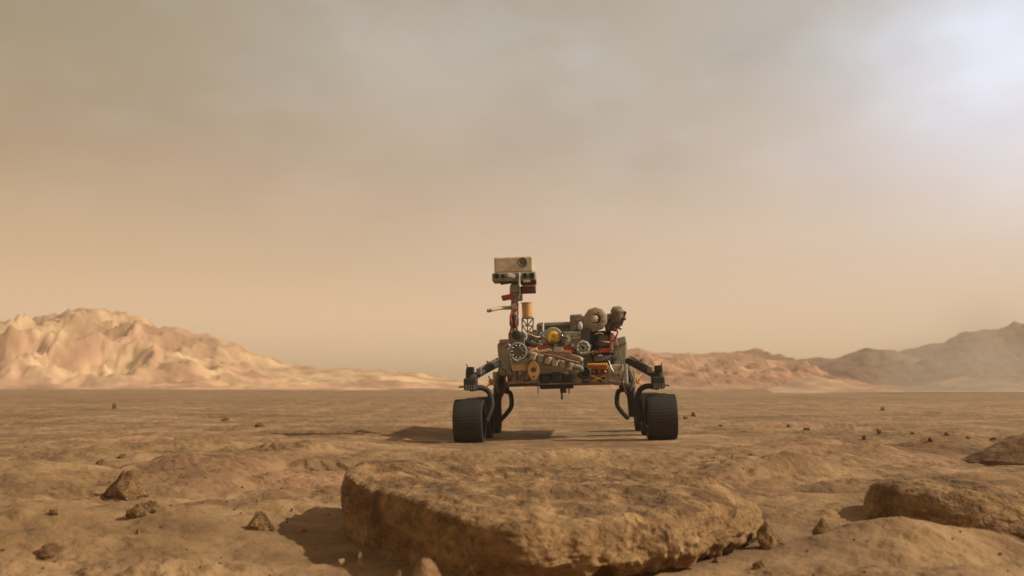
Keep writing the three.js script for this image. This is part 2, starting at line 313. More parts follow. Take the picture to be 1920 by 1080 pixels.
slab('dark_mound', 'low dark hump of rock at the right edge beyond the boulder',
  [[3.62, -7.75], [3.85, -8.1], [4.25, -8.35], [4.6, -8.3], [4.95, -7.9], [4.7, -7.45], [4.3, -7.3], [3.95, -7.45]],
  [4.3, -7.85], MOUND, (x, z) => 0.22 + 0.03 * noise(x * 2, 8, z * 2), { NU: 300, NV: 60, mat: duskMat, y: 0.03, f: 0.8, amp: 0.7 });
function rockShape(seed, detail, facets, noiseAmp, round = 0.1) {
  const r = rng(seed), planes = [];
  for (let i = 0; i < facets; i++) { const v = new THREE.Vector3(r() * 2 - 1, r() * 2 - 1, r() * 2 - 1).normalize(); planes.push([v, 0.55 + 0.4 * r()]); }
  let g = mergeVertices(new THREE.IcosahedronGeometry(1, detail).deleteAttribute('normal').deleteAttribute('uv'), 1e-4);
  const p = g.attributes.position, d = new THREE.Vector3(), off = seed * 3.7;
  for (let i = 0; i < p.count; i++) {
    d.fromBufferAttribute(p, i).normalize();
    let s = 0; const k = 1 / round;
    for (const [n, dist] of planes) { const q = n.dot(d) / dist; if (q > 0) s += q ** k; }
    let R = Math.min(1.25, 1 / (Math.max(0.3, s) ** (1 / k)));
    R *= 1 + noiseAmp * (noise(d.x * 2.2 + off, d.y * 2.2, d.z * 2.2) + 0.6 * Math.abs(noise(d.x * 5 + off, d.y * 6, d.z * 5)) + 0.3 * noise(d.x * 12 + off, d.y * 14, d.z * 12) + 0.14 * noise(d.x * 28 + off, d.y * 28, d.z * 28));
    p.setXYZ(i, d.x * R, d.y * R, d.z * R);
  }
  g.computeBoundingBox(); const b = g.boundingBox, c = b.getCenter(new THREE.Vector3()), s = b.getSize(new THREE.Vector3());
  g.translate(-c.x, -c.y, -c.z).scale(1 / s.x, 1 / s.y, 1 / s.z);
  return g;
}
function finishRock(g) { g.computeVertexNormals(); return boxUV(g, 0.45); }
// one stone: foot of its visible base in the view, width and height in the view
function stone(name, label, px, py, wpx, hpx, o = {}) {
  const p = onGround(px, py), D = -p.z, w = wpx / F * D, h = hpx / F * D, dep = w * (o.deep || 0.8);
  const g = rockShape(o.seed || 1, o.detail || 20, o.facets || 14, o.amp ?? 0.14, o.round || 0.09);
  const full = h * (o.bury || 1.55);
  if (o.shape) o.shape(g);
  g.scale(w * 1.05, full, dep);
  g.rotateY(o.turn || 0);
  const m = mesh(numbered(name), finishRock(g), o.mat || rockMat);
  m.position.set(p.x, ground(p.x, p.z - dep * 0.35) + h - full / 2, p.z - dep * 0.38);
  tag(m, label, o.category || 'rock', o.group); return m;
}
const peak = (ax, az, k = 0.75) => (g) => { const p = g.attributes.position; for (let i = 0; i < p.count; i++) { const y = p.getY(i) + 0.5, s = 1 - k * smooth(0.15, 1.05, y); p.setX(i, mix(ax, p.getX(i), s)); p.setZ(i, mix(az, p.getZ(i), s)); } };
stone('pointed_rock', 'largest pointed rock on the left with a dark left face', 222, 938, 98, 46, { seed: 5, detail: 44, facets: 12, shape: peak(0.02, 0.0, 0.72), deep: 0.75 });
stone('crumbled_rock', 'low crumbled rock just below the largest pointed rock on the left', 262, 971, 98, 32, { seed: 23, detail: 44, facets: 20, amp: 0.3, deep: 0.7, shape: peak(0.05, 0, 0.45) });
stone('small_rock', 'small grey brown rock on the left beside the tip of the slab shadow', 483, 996, 60, 34, { seed: 9, detail: 36, facets: 12, amp: 0.2, shape: peak(0.05, 0, 0.6) });
stone('flat_rock', 'flat dark rock in the lower left corner of the sand', 82, 1048, 62, 20, { seed: 17, detail: 30, facets: 12, amp: 0.16, mat: darkRockMat, bury: 1.8 });
stone('wedge_rock', 'wedge shaped rock standing against the right end of the slab', 1452, 1030, 66, 46, { seed: 28, detail: 36, facets: 11, amp: 0.16, deep: 0.9, shape: peak(-0.12, 0, 0.5) });
stone('pyramid_rock', 'little dark pyramid rock between the slab and the rounded boulder', 1548, 1000, 44, 26, { seed: 33, detail: 28, facets: 10, amp: 0.14, shape: peak(0.0, 0, 0.8), mat: darkRockMat });
stone('upright_stone', 'pale rounded stone upright at the bottom edge in the slab shadow', 798, 1126, 54, 72, { seed: 44, detail: 30, facets: 22, amp: 0.1, round: 0.3, mat: paleRockMat, bury: 1.4 });
stone('splinter_stone', 'thin pale splinter of stone standing in the slab shadow', 676, 1070, 11, 33, { seed: 47, detail: 20, facets: 8, amp: 0.14, mat: paleRockMat, deep: 1.1, bury: 1.3 });
stone('pebble', 'pale pebble at the outer rim of the slab shadow, left of the splinter', 640, 1062, 16, 14, { seed: 50, detail: 14, mat: paleRockMat });
stone('pebble', 'small pale pebble between the splinter and the upright stone', 746, 1112, 20, 38, { seed: 52, detail: 14, mat: paleRockMat });
stone('pebble', 'pebble at the tip of the slab shadow beside the small rock', 562, 998, 14, 9, { seed: 53, detail: 12, mat: paleRockMat });
stone('pebble', 'dark pebble on the sand under the right end of the slab', 1345, 1056, 16, 10, { seed: 54, detail: 12, mat: darkRockMat });
stone('pebble', 'dark double pebble at the bottom right of the slab', 1424, 1066, 22, 15, { seed: 55, detail: 14, amp: 0.3, mat: darkRockMat });
stone('pebble', 'dark sliver of stone left of the crumbled rock', 98, 968, 18, 9, { seed: 56, detail: 12, mat: darkRockMat });
stone('pebble', 'tiny pointed stone below the crumbled rock', 257, 1002, 12, 11, { seed: 57, detail: 12, mat: darkRockMat, shape: peak(0, 0, 0.6) });
stone('pebble', 'dark stone on the rise above the largest pointed rock', 186, 872, 15, 10, { seed: 58, detail: 12, mat: darkRockMat });
stone('pebble', 'dark stone upper right of the largest pointed rock', 226, 861, 16, 7, { seed: 59, detail: 12, mat: darkRockMat });
const farStones = [
  [213, 766, 9, 10, 'lone dark stone farthest out on the left plain'],
  [421, 789, 15, 7, 'flat dark stone on the plain, left one of a pair'],
  [486, 801, 17, 8, 'flat dark stone on the plain, right one of a pair'],
  [1286, 785, 9, 6, 'tiny dark stone just right of the rover wheels'],
  [1301, 781, 9, 8, 'tiny dark stone behind the one just right of the rover wheels'],
  [1480, 802, 8, 7, 'small stone on the right plain nearest the rover of the row'],
  [1513, 807, 11, 5, 'flat small stone second from the rover on the right plain'],
  [1621, 825, 8, 9, 'dark stone standing alone on the right plain in front'],
  [1650, 814, 9, 9, 'round dark stone on the right plain before the far hills'],
  [1712, 815, 8, 5, 'small flat stone on the right plain near the dark pair'],
  [1750, 828, 16, 9, 'larger dark stone on the right plain above the dark hump'],
  [1776, 818, 9, 8, 'small dark stone behind the larger one above the dark hump'],
  [1816, 824, 12, 6, 'flat dark stone just above the dark hump'],
  [1866, 825, 14, 6, 'dark stone on the crest of the dark hump'],
  [1656, 770, 9, 7, 'stone farthest out on the right plain'],
  [1352, 800, 7, 4, 'tiny flat stone right of the rover, between wheel and row'],
];
farStones.forEach(([px, py, w, h, label], i) => stone('distant_stone', label, px, py, w, h, { seed: 70 + i, detail: 8, mat: darkRockMat, group: 'dark stones scattered on the far plain' }));
// grit and small chips strewn over the near sand
{
  const r = rng(5), n = 3800, g = finishRock(rockShape(3, 3, 10, 0.2));
  const gm = new THREE.InstancedMesh(g, rockMat, n); gm.name = 'gravel'; shadowed(gm);
  const M = new THREE.Matrix4(), Q = new THREE.Quaternion(), E = new THREE.Euler(), C = new THREE.Color(); let k = 0;
  while (k < n) {
    const a = (r() * 2 - 1) * 0.62, R = 2.7 + 9 * r() ** 1.4, x = Math.sin(a) * R, z = -Math.cos(a) * R;
    if (noise(x * 0.8 + 2, 1, z * 0.8) < (r() - 0.75) * 0.6) continue;
    const sx = (x - 0.15) / 1.05, sz = (z + 4.25) / 1.0; if (sx * sx + sz * sz < 1) continue;
    const s = 0.003 + 0.011 * r() ** 8;
    E.set(r() * 6, r() * 6, r() * 6); Q.setFromEuler(E);
    M.compose(new THREE.Vector3(x, ground(x, z) + s * 0.15, z), Q, new THREE.Vector3(s, s * (0.5 + 0.5 * r()), s));
    gm.setMatrixAt(k, M); gm.setColorAt(k, C.setScalar(0.95 + 0.6 * r())); k++;
  }
  gm.userData.kind = 'stuff'; gm.userData.label = 'fine gravel strewn over the near sand'; scene.add(gm);
}

// a thin plume of pale dust blowing over the plain on the right
{
  const r = rng(91), gauss = () => { let v = 0; for (let i = 0; i < 6; i++) v += r(); return (v - 3) * 1.42; };
  const puffs = [[1705, 700, 26, 34, 75000], [1850, 668, 40, 52, 210000], [1900, 700, 40, 24, 80000], [1780, 690, 60, 26, 70000]], n = puffs.reduce((a, b) => a + b[4], 0);
  const dm = new THREE.InstancedMesh(new THREE.OctahedronGeometry(1, 0), new THREE.MeshStandardMaterial({ name: 'pale_dust', color: new THREE.Color().setRGB(0.8, 0.76, 0.72), roughness: 1 }), n);
  dm.name = 'dust'; dm.userData.kind = 'stuff'; dm.userData.label = 'thin pale dust drifting in front of the dusky hills';
  const M = new THREE.Matrix4(); let k = 0;
  for (const [px, py, sx, sy, c] of puffs) for (let i = 0; i < c; i++) {
    const D = 84 + 3.5 * gauss(), p = at(px, py, 84), s = 84 / F; p.z = -D;
    p.x += gauss() * sx * s; p.y = Math.max(0.1, p.y + gauss() * sy * s);
    const q = 0.0062 + 0.0045 * r(); M.makeScale(q, q, q).setPosition(p); dm.setMatrixAt(k++, M);
  }
  scene.add(dm);
}

// ---------------------------------------------------------------- rover
const grime = texture(tiling(256, 4, 6, 211, 0.65), 256, (v) => { const k = stretch(v, 0.3, 0.7); return [mix(214, 255, k), mix(206, 254, k), mix(194, 252, k)]; }, true);
const paint = (name, r, g, b, rough = 0.75, metal = 0) => new THREE.MeshStandardMaterial({ name, color: new THREE.Color().setRGB(r, g, b), roughness: rough, metalness: metal, map: grime });
const M = {
  tan: paint('tan_paint', 0.52, 0.42, 0.30), head: paint('head_paint', 0.64, 0.53, 0.41), olive: paint('olive_grey', 0.33, 0.305, 0.215), grey: paint('grey_metal', 0.35, 0.34, 0.29, 0.5), mid: paint('mid_grey', 0.15, 0.14, 0.12, 0.55),
  dark: paint('dark_metal', 0.024, 0.021, 0.02, 0.75), black: paint('black_metal', 0.013, 0.011, 0.01, 0.75), tyre: paint('wheel_metal', 0.019, 0.014, 0.011, 0.8), red: paint('red_paint', 0.45, 0.055, 0.04), maroon: paint('maroon_paint', 0.16, 0.03, 0.035),
  pink: paint('pinkish_metal', 0.38, 0.2, 0.19), orange: paint('orange_anodised', 0.82, 0.36, 0.06, 0.5), peach: paint('peach_paint', 0.8, 0.48, 0.23), yellow: paint('yellow_paint', 0.82, 0.5, 0.04, 0.5),
  white: paint('white_paint', 0.82, 0.8, 0.76, 0.5), silver: paint('silver_metal', 0.5, 0.5, 0.5, 0.35, 0.6), turret: paint('turret_grey', 0.34, 0.27, 0.2, 0.6), brown: paint('brown_metal', 0.2, 0.15, 0.11, 0.6), blue: paint('bluish_grey', 0.13, 0.145, 0.17, 0.5), gold: paint('gold_foil', 0.55, 0.33, 0.07, 0.4, 0.4),
};
M.head.map = grime.clone(); M.head.map.repeat.set(3, 1.2); M.head.map.needsUpdate = true;
const rover = new THREE.Group(); rover.name = 'rover';
rover.position.set(ROVER.x, -0.012, ROVER.z); rover.rotation.set(0, -0.07, 0.026); scene.add(rover); rover.updateMatrixWorld(true);
tag(rover, 'six wheeled grey and tan exploration rover with camera mast standing on the sand', 'rover');
const L = (px, py, D) => rover.worldToLocal(at(px, py, D));
const k = (D) => D / F;   // metres per step of the view at that distance
function put(name, g, m, pos, parent) {
  const o = mesh(name, g, m, parent || rover); o.position.copy(pos);
  if (parent && parent !== rover) o.position.sub(parent.position);
  return o;
}
function box(name, x0, y0, x1, y1, D, deep, m, o = {}) {
  const w = (x1 - x0) * k(D), h = (y1 - y0) * k(D), r = Math.min(o.r ?? 0.012, w / 2.2, h / 2.2, deep / 2.2);
  const g = new RoundedBoxGeometry(w, h, deep, 2, r); if (o.tilt) g.rotateZ(o.tilt);
  return put(name, g, m, L((x0 + x1) / 2, (y0 + y1) / 2, D).add(new THREE.Vector3(0, 0, -deep / 2)), o.parent);
}
// a round fitting that faces forward: rings of a lathe turned about its own axis, [radius, forward] in view steps
function drum(name, cx, cy, D, rings, m, o = {}) {
  const s = k(D), g = new THREE.LatheGeometry(rings.map(([r, f]) => new THREE.Vector2(Math.max(0.0001, r * s), f * s)), o.seg || 28);
  g.rotateX(Math.PI / 2); if (o.yaw) g.rotateY(o.yaw); if (o.pitch) g.rotateX(o.pitch);
  return put(name, g, m, L(cx, cy, D), o.parent);
}
function tube(name, pts, r, m, o = {}) {
  const P = pts.map(([x, y, D]) => L(x, y, D)), c = new THREE.Vector3(); P.forEach((p) => c.add(p)); c.divideScalar(P.length);
  const curve = new THREE.CatmullRomCurve3(P.map((p) => p.clone().sub(c)), false, 'catmullrom', o.tension ?? 0.3);
  const s = r * k(pts[0][2]), tubeG = new THREE.TubeGeometry(curve, o.steps || pts.length * 6, s, o.sides || 10);
  const ends = [0, P.length - 1].map((i) => new THREE.SphereGeometry(s, o.sides || 10, 6).translate(P[i].x - c.x, P[i].y - c.y, P[i].z - c.z));
  return put(name, mergeGeometries([tubeG, ...ends]), m, c, o.parent);
}
// a square beam along a line
function beam(name, a, b, wpx, m, o = {}) {
  const A = L(...a), B = L(...b), d = B.clone().sub(A), len = d.length(), w = wpx * k(a[2]);
  const g = new RoundedBoxGeometry(w, w * (o.flat || 1), len, 2, w * 0.18);
  g.applyQuaternion(new THREE.Quaternion().setFromRotationMatrix(new THREE.Matrix4().lookAt(B, A, new THREE.Vector3(0, 1, 0.01))));
  return put(name, g, m, A.add(B).multiplyScalar(0.5), o.parent);
}
// wheels
function wheel(x, z, lift) {
  const g = new THREE.Group(); g.name = 'wheel'; rover.add(g); g.position.set(x, 0.2625 + lift, z);
  const R = 0.2565, w = 0.168, shell = [[0.2, -w], [R - 0.016, -w], [R - 0.006, -w + 0.012], [R - 0.002, -w * 0.6], [R, 0], [R - 0.002, w * 0.6], [R - 0.006, w - 0.012], [R - 0.016, w], [0.2, w], [0.215, w - 0.02], [R - 0.022, w - 0.03], [R - 0.018, 0], [R - 0.022, -w + 0.03], [0.215, -w + 0.02], [0.2, -w]];
  mesh('tyre', new THREE.LatheGeometry(shell.map(([a, b]) => new THREE.Vector2(a, b)), 64).rotateZ(Math.PI / 2), M.tyre, g);
  const cleats = [];
  for (let i = 0; i < 48; i++) {
    const c = new THREE.CatmullRomCurve3([-1, -0.5, 0, 0.5, 1].map((s, n) => new THREE.Vector3(s * (w - 0.008), R - 0.0005 - 0.004 * s * s, 0.004 * Math.sin(n * 1.6))));
    cleats.push(new THREE.TubeGeometry(c, 8, 0.0032, 5).rotateX(i / 48 * Math.PI * 2));
  }
  mesh('tread', mergeGeometries(cleats), M.tyre, g);
  mesh('hub', new THREE.CylinderGeometry(0.075, 0.085, 0.2, 20).rotateZ(Math.PI / 2), M.mid, g);
  for (let i = 0; i < 6; i++) {
    const c = new THREE.QuadraticBezierCurve3(new THREE.Vector3(0, 0.06, 0), new THREE.Vector3(0, 0.15, 0.07), new THREE.Vector3(0, R - 0.02, 0.03));
    mesh('spoke', new THREE.TubeGeometry(c, 8, 0.012, 6).scale(3, 1, 1).rotateX(i / 6 * Math.PI * 2), M.mid, g);
  }
}
for (const [z, x] of [[1.1, 1.1], [0, 1.105], [-1.1, 1.09]]) for (const s of [-1, 1]) wheel(s * x, z, 0);

// chassis and what hangs on its front
box('chassis', 950, 655, 1166, 723, 11.62, 1.85, M.olive, { r: 0.03 });
box('front_panel', 953, 686, 1168, 722, 11.52, 0.09, M.head, { r: 0.01 });
box('deck', 946, 640, 1170, 656, 11.75, 1.7, M.grey, { r: 0.02 });
box('shoulder_box', 934, 642, 957, 704, 11.5, 0.35, M.olive, { r: 0.03, tilt: 0.05 });
box('shoulder_box', 1150, 640, 1177, 722, 11.5, 0.4, M.olive, { r: 0.03 });
box('shoulder_cap', 936, 636, 953, 645, 11.47, 0.2, M.pink);
box('shoulder_cap', 1156, 632, 1174, 646, 11.48, 0.25, M.olive, { tilt: 0.2 });
box('electronics_box', 1006, 605, 1076, 640, 12.6, 0.5, M.olive, { r: 0.03 });
box('deck_panel', 1009, 604, 1070, 611, 12.5, 0.35, M.grey);
box('deck_plate', 1006, 622, 1080, 650, 11.75, 0.4, M.grey, { r: 0.03 });
box('rear_housing', 1069, 589, 1094, 640, 12.2, 0.4, M.brown, { r: 0.03 });
tube('whip', [[1018, 605, 12.0], [1018, 620, 12.0]], 2.0, M.white);
// instrument panel in the middle of the front
drum('yellow_port', 1037, 633, 11.45, [[0, -4], [12, -4], [12, 0], [10.5, 1.5], [10, 3], [4.5, 3.4], [4, 1.2], [0, 1]], M.yellow);
drum('port_flange', 1037, 630, 11.5, [[0, -3], [17, -3], [17, 0], [15, 1], [0, 1]], M.grey);
box('panel', 988, 624, 1015, 648, 11.62, 0.12, M.blue, { tilt: -0.4 });
box('panel', 1056, 622, 1090, 648, 11.6, 0.15, M.grey);
box('panel', 1090, 612, 1112, 642, 11.6, 0.2, M.blue);
box('white_target', 1061, 628, 1068, 633, 11.42, 0.02, M.white, { r: 0.003 });
box('white_target', 1064, 633, 1070, 641, 11.42, 0.02, M.white, { r: 0.003 });
drum('white_window', 1088, 611, 11.55, [[0, -2], [4.5, -2], [4.5, 1], [0, 1.4]], M.white).scale.set(1, 1.8, 1);
// red harness band across the front
box('red_band', 988, 652, 1004, 664, 11.4, 0.1, M.red);
box('red_band', 1008, 648, 1032, 659, 11.4, 0.1, M.red, { tilt: 0.08 });
box('red_band', 1057, 649, 1076, 660, 11.4, 0.1, M.red, { tilt: -0.12 });
box('cream_clamp', 1006, 655, 1034, 661, 11.34, 0.05, M.tan, { tilt: 0.15 });
box('cream_clamp', 1038, 650, 1056, 661, 11.34, 0.06, M.tan);
box('cream_clamp', 1056, 656, 1072, 662, 11.34, 0.05, M.peach, { tilt: -0.15 });
box('cream_clamp', 992, 653, 1008, 660, 11.34, 0.05, M.peach, { tilt: 0.3 });
// round joint drums
const jointL = drum('joint_drum', 971, 659, 11.25, [[0, -14], [17, -14], [18, -8], [18, 0], [16, 3], [13.5, 3], [13, 0], [10, 0], [9.5, 4], [6, 4.5], [5, 2], [0, 2]], M.mid);
drum('drum_ring', 971, 659, 11.22, [[14, 0], [16.8, 0], [16.8, 2], [14, 2], [14, 0]], M.grey, { parent: jointL });
for (let i = 0; i < 10; i++) { const a = i / 10 * 6.283; drum('bolt', 971 + 11.5 * Math.cos(a), 659 + 11.5 * Math.sin(a), 11.22, [[0, 0], [1.7, 0], [1.7, 2.2], [0, 2.6]], M.silver, { parent: jointL, seg: 8 }); }
tube('drum_clip', [[962, 672, 11.2], [970, 677, 11.2], [981, 671, 11.2]], 1.3, M.silver, { parent: jointL });
const jointR = drum('joint_ring', 1093, 652, 11.3, [[5, -9], [14.5, -9], [14.5, 0], [12.5, 2.5], [9, 2.5], [8, 0.5], [6, 0.5], [5.5, 3], [4, 3], [4, -6], [0, -6]], M.grey, { seg: 8 });
drum('bore', 1093, 652, 11.27, [[0, 0], [3.6, 0], [3.6, 1], [0, 1.2]], M.black, { parent: jointR });
for (let i = 0; i < 8; i++) { const a = i / 8 * 6.283 + 0.39; drum('bolt', 1093 + 10.8 * Math.cos(a), 652 + 10.8 * Math.sin(a), 11.27, [[0, 0], [1.4, 0], [1.4, 1.6], [0, 2]], M.silver, { parent: jointR, seg: 8 }); }
// folded robotic arm: segmented boom across the front
const boom = tube('arm_boom', [[992, 665, 11.3], [1088, 692, 11.25]], 7.2, M.mid, { steps: 8, sides: 16 });
for (let i = 0; i < 7; i++) {
  const t0 = i / 7 + 0.02, t1 = (i + 1) / 7 - 0.012;
  beam('arm_sleeve', [mix(993, 1090, t0), mix(666, 693, t0), 11.27], [mix(993, 1090, t1), mix(666, 693, t1), 11.25], 14.5, i % 3 === 1 ? M.olive : M.tan, { parent: boom });
}
tube('upper_boom', [[1030, 660, 11.4], [1050, 662, 11.4], [1088, 674, 11.4]], 5.5, M.tan);
tube('boom_cable', [[1020, 664, 11.3], [1045, 668, 11.26], [1062, 674, 11.26], [1086, 680, 11.3]], 1.6, M.pink);
for (const [x, y] of [[1024, 668], [1045, 672], [1064, 679]]) box('boom_clip', x - 4, y - 2.5, x + 5, y + 2, 11.2, 0.03, M.maroon, { r: 0.004 });
box('elbow_cover', 1074, 668, 1094, 690, 11.45, 0.15, M.olive, { tilt: -0.2 });
// turret held up on the right
box('turret_column', 1108, 620, 1147, 676, 11.55, 0.35, M.dark, { r: 0.02 });
box('column_panel', 1122, 628, 1142, 650, 11.5, 0.08, M.mid);
box('column_band', 1113, 666, 1148, 677, 11.46, 0.1, M.blue, { r: 0.02 });
box('red_bracket', 1122, 652, 1147, 661, 11.46, 0.08, M.red);
box('pink_strut', 1143, 624, 1150, 662, 11.45, 0.08, M.pink, { tilt: -0.08 });
box('pink_strut', 1149, 628, 1157, 650, 11.47, 0.08, M.pink, { tilt: 0.25 });
tube('white_hose', [[1117, 626, 11.42], [1124, 624, 11.4], [1131, 626, 11.42]], 1.3, M.white);
const turret = drum('turret_drum', 1117, 598, 11.3, [[0, -24], [20, -24], [22.5, -16], [22.5, -2], [20, 2], [10.5, 3], [9.5, 2], [9, -8], [0, -8]], M.turret, { seg: 10 });
drum('turret_bore', 1114.5, 597.5, 11.28, [[0, -7], [7, -7], [7.4, -1], [6, 1.4], [0, 2.2]], M.head, { parent: turret });
for (let i = 0; i < 9; i++) { const a = i / 9 * 6.283 + 0.2; drum('bolt', 1117 + 14.5 * Math.cos(a), 599 + 14.5 * Math.sin(a), 11.28, [[0, 0], [1.3, 0], [1.3, 3.4], [0, 3.8]], M.mid, { parent: turret, seg: 8 }); }
box('turret_arm', 1080, 594, 1104, 620, 11.6, 0.25, M.brown, { r: 0.03, tilt: 0.35 });
const drill = drum('drill', 1157, 590, 11.4, [[0, -14], [9, -14], [11.5, -10], [12, 8], [9, 14], [0, 14]], M.brown, { pitch: -1.2, seg: 12 });
box('drill_motor', 1146, 594, 1168, 614, 11.42, 0.22, M.mid, { tilt: -0.25, parent: drill });
box('turret_wrist', 1133, 588, 1150, 618, 11.5, 0.2, M.brown, { r: 0.02, tilt: 0.15 }); box('wrist_plate', 1137, 604, 1158, 620, 11.44, 0.08, M.mid, { r: 0.01, tilt: -0.2 });
box('drill_bracket', 1161, 582, 1172, 606, 11.4, 0.12, M.dark, { tilt: -0.35, parent: drill });
drum('drill_knob', 1171, 597, 11.36, [[0, -5], [3.5, -5], [3.5, 3], [0, 4]], M.brown, { parent: drill });
drum('drill_knob', 1163, 615, 11.36, [[0, -5], [3.5, -5], [3.5, 3], [0, 4]], M.silver, { parent: drill });
drum('drill_knob', 1167, 585, 11.36, [[0, -4], [2.6, -4], [2.6, 3], [0, 4]], M.mid, { parent: drill });
tube('turret_cable', [[1138, 604, 11.4], [1146, 598, 11.34], [1150, 606, 11.34], [1143, 622, 11.4]], 1.6, M.dark);
tube('turret_cable', [[1150, 614, 11.4], [1158, 622, 11.36], [1154, 634, 11.4], [1148, 640, 11.45]], 1.5, M.red);
// lower front: plates, belly box, coils
box('peach_plate', 960, 683, 985, 695, 11.4, 0.04, M.peach, { r: 0.006 });
box('plate_post', 968, 695, 971, 714, 11.43, 0.03, M.dark, { r: 0.004 });
{
  const s = k(11.4), sh = new THREE.Shape(), n = 40;
  for (let i = 0; i <= n; i++) { const a = i / n * Math.PI * 2, y = Math.cos(a), x = Math.sin(a); const w = 10.2 * Math.abs(x) ** 0.85 * Math.sign(x) * (y > 0 ? 1 - 0.35 * y * y : 1 - 0.45 * y * y); const X = w * s, Y = 17.5 * y * s; i ? sh.lineTo(X, Y) : sh.moveTo(X, Y); }
  const hole = new THREE.Path(); hole.absarc(0, 1.5 * s, 5 * s, 0, 6.2832, true); const hole2 = new THREE.Path(); hole2.absarc(0, -11.5 * s, 2.2 * s, 0, 6.2832, true); sh.holes.push(hole, hole2);
  const g = new THREE.ExtrudeGeometry(sh, { depth: 0.035, bevelEnabled: true, bevelSize: 0.004, bevelThickness: 0.004, bevelSegments: 2, curveSegments: 16 });
  const plate = put('orange_bracket', g, M.peach, L(1000.5, 695, 11.4));
  drum('bracket_socket', 1000.5, 693.5, 11.39, [[0, 0], [5, 0], [5, 1], [0, 0.6]], M.brown, { parent: plate });
}
box('belly_box', 1012, 700, 1075, 729, 11.42, 0.3, M.black, { r: 0.015 });
box('belly_module', 1016, 703, 1030, 718, 11.38, 0.05, M.dark); box('belly_module', 1034, 698, 1052, 716, 11.38, 0.05, M.blue, { r: 0.006 }).material = M.dark; box('belly_module', 1056, 702, 1073, 722, 11.38, 0.05, M.dark);
box('belly_rail', 1008, 718, 1090, 721, 11.36, 0.03, M.mid, { r: 0.004 });
box('bottom_rail', 955, 719, 1012, 723, 11.42, 0.05, M.dark, { r: 0.006 });
box('bottom_rail', 1076, 718, 1166, 722, 11.44, 0.05, M.brown, { r: 0.006 });
beam('skid_bar', [982, 716, 11.38], [996, 709, 11.38], 2.6, M.dark);
tube('nozzle', [[1009, 724, 11.5], [1009, 738, 11.5]], 1.5, M.white);
tube('nozzle', [[1067, 729, 11.5], [1067, 737, 11.5]], 2.2, M.white);
tube('probe', [[1054, 728, 11.5], [1053.5, 748, 11.5]], 1.8, M.dark);
box('probe_mount', 1050, 727, 1062, 737, 11.55, 0.06, M.brown, { r: 0.006 });
const dock = drum('dark_drum', 1096, 698, 11.3, [[0, -10], [12.5, -10], [13, -2], [11.5, 2], [9, 2.5], [8, -1], [5, -1], [4, 2], [0, 2.4]], M.dark);
drum('drum_ring', 1096, 698, 11.29, [[9, 1], [10.2, 1], [10.2, 2.8], [9, 2.8], [9, 1]], M.dark, { parent: dock });
for (let i = 0; i < 8; i++) tube('orange_coil', [[1102 + i * 4.6, 691, 11.36], [1101 + i * 4.6, 684, 11.3], [1105 + i * 4.6, 683, 11.3], [1106 + i * 4.6, 691, 11.36]], 1.7, M.orange, { steps: 10, sides: 7 });
box('coil_tray', 1101, 681, 1139, 687, 11.4, 0.08, M.orange, { r: 0.01 });
box('coil_base', 1108, 691, 1138, 701, 11.42, 0.1, M.maroon, { r: 0.01 });
for (let i = 0; i < 5; i++) drum('coil_plug', 1113 + i * 5.4, 697, 11.36, [[0, -2], [2.1, -2], [2.1, 2], [0, 2.6]], i % 2 ? M.dark : M.orange, { seg: 10 });
beam('gold_strut', [1108, 704, 11.4], [1136, 715, 11.4], 2.6, M.gold); beam('gold_strut', [1106, 716, 11.4], [1136, 703, 11.4], 2.6, M.gold);
drum('vent_hole', 1128, 710, 11.44, [[0, -1], [6, -1], [6, 1.5], [4.6, 2], [4, 0.4], [0, 0.2]], M.dark);
box('gusset', 1076, 702, 1092, 718, 11.46, 0.06, M.tan); box('gusset', 1140, 688, 1150, 716, 11.46, 0.06, M.tan, { r: 0.005 });
tube('loop_cable', [[1141, 676, 11.42], [1146, 690, 11.38], [1152, 700, 11.38], [1158, 716, 11.42]], 1.4, M.silver);
tube('loop_cable', [[1160, 660, 11.4], [1166, 680, 11.4], [1160, 700, 11.4], [1166, 716, 11.4]], 1.2, M.mid);
tube('loop_cable', [[943, 690, 11.42], [950, 700, 11.4], [946, 712, 11.4], [953, 720, 11.42]], 1.5, M.maroon);
tube('loop_cable', [[946, 650, 11.4], [952, 645, 11.38], [957, 650, 11.38], [952, 660, 11.4]], 1.4, M.silver);
box('hatch', 985, 697, 992, 716, 11.46, 0.03, M.olive, { r: 0.004 }); box('hatch', 974, 698, 984, 714, 11.46, 0.03, M.mid, { r: 0.004 });
drum('side_port', 956, 711, 11.44, [[0, -1], [5, -1], [5, 2], [3, 2.4], [2.6, 0.4], [0, 0.2]], M.maroon);
// deck clutter
box('deck_bracket', 1000, 618, 1008, 640, 11.9, 0.1, M.mid); box('deck_bracket', 988, 630, 998, 646, 11.7, 0.1, M.maroon, { tilt: -0.2 });
box('deck_bracket', 1076, 616, 1086, 640, 11.75, 0.1, M.mid, { tilt: 0.15 });
tube('deck_cable', [[1004, 640, 11.6], [1016, 626, 11.56], [1028, 618, 11.56], [1046, 620, 11.56], [1056, 632, 11.56]], 1.4, M.silver);
tube('deck_cable', [[1012, 646, 11.5], [1020, 640, 11.46], [1026, 646, 11.5]], 1.4, M.tan);
drum('deck_knob', 1010, 624, 11.6, [[0, -2], [2.4, -2], [2.4, 2], [0, 2.4]], M.black); drum('deck_knob', 1012, 645, 11.5, [[0, -2], [2.2, -2], [2.2, 2], [0, 2.4]], M.black);

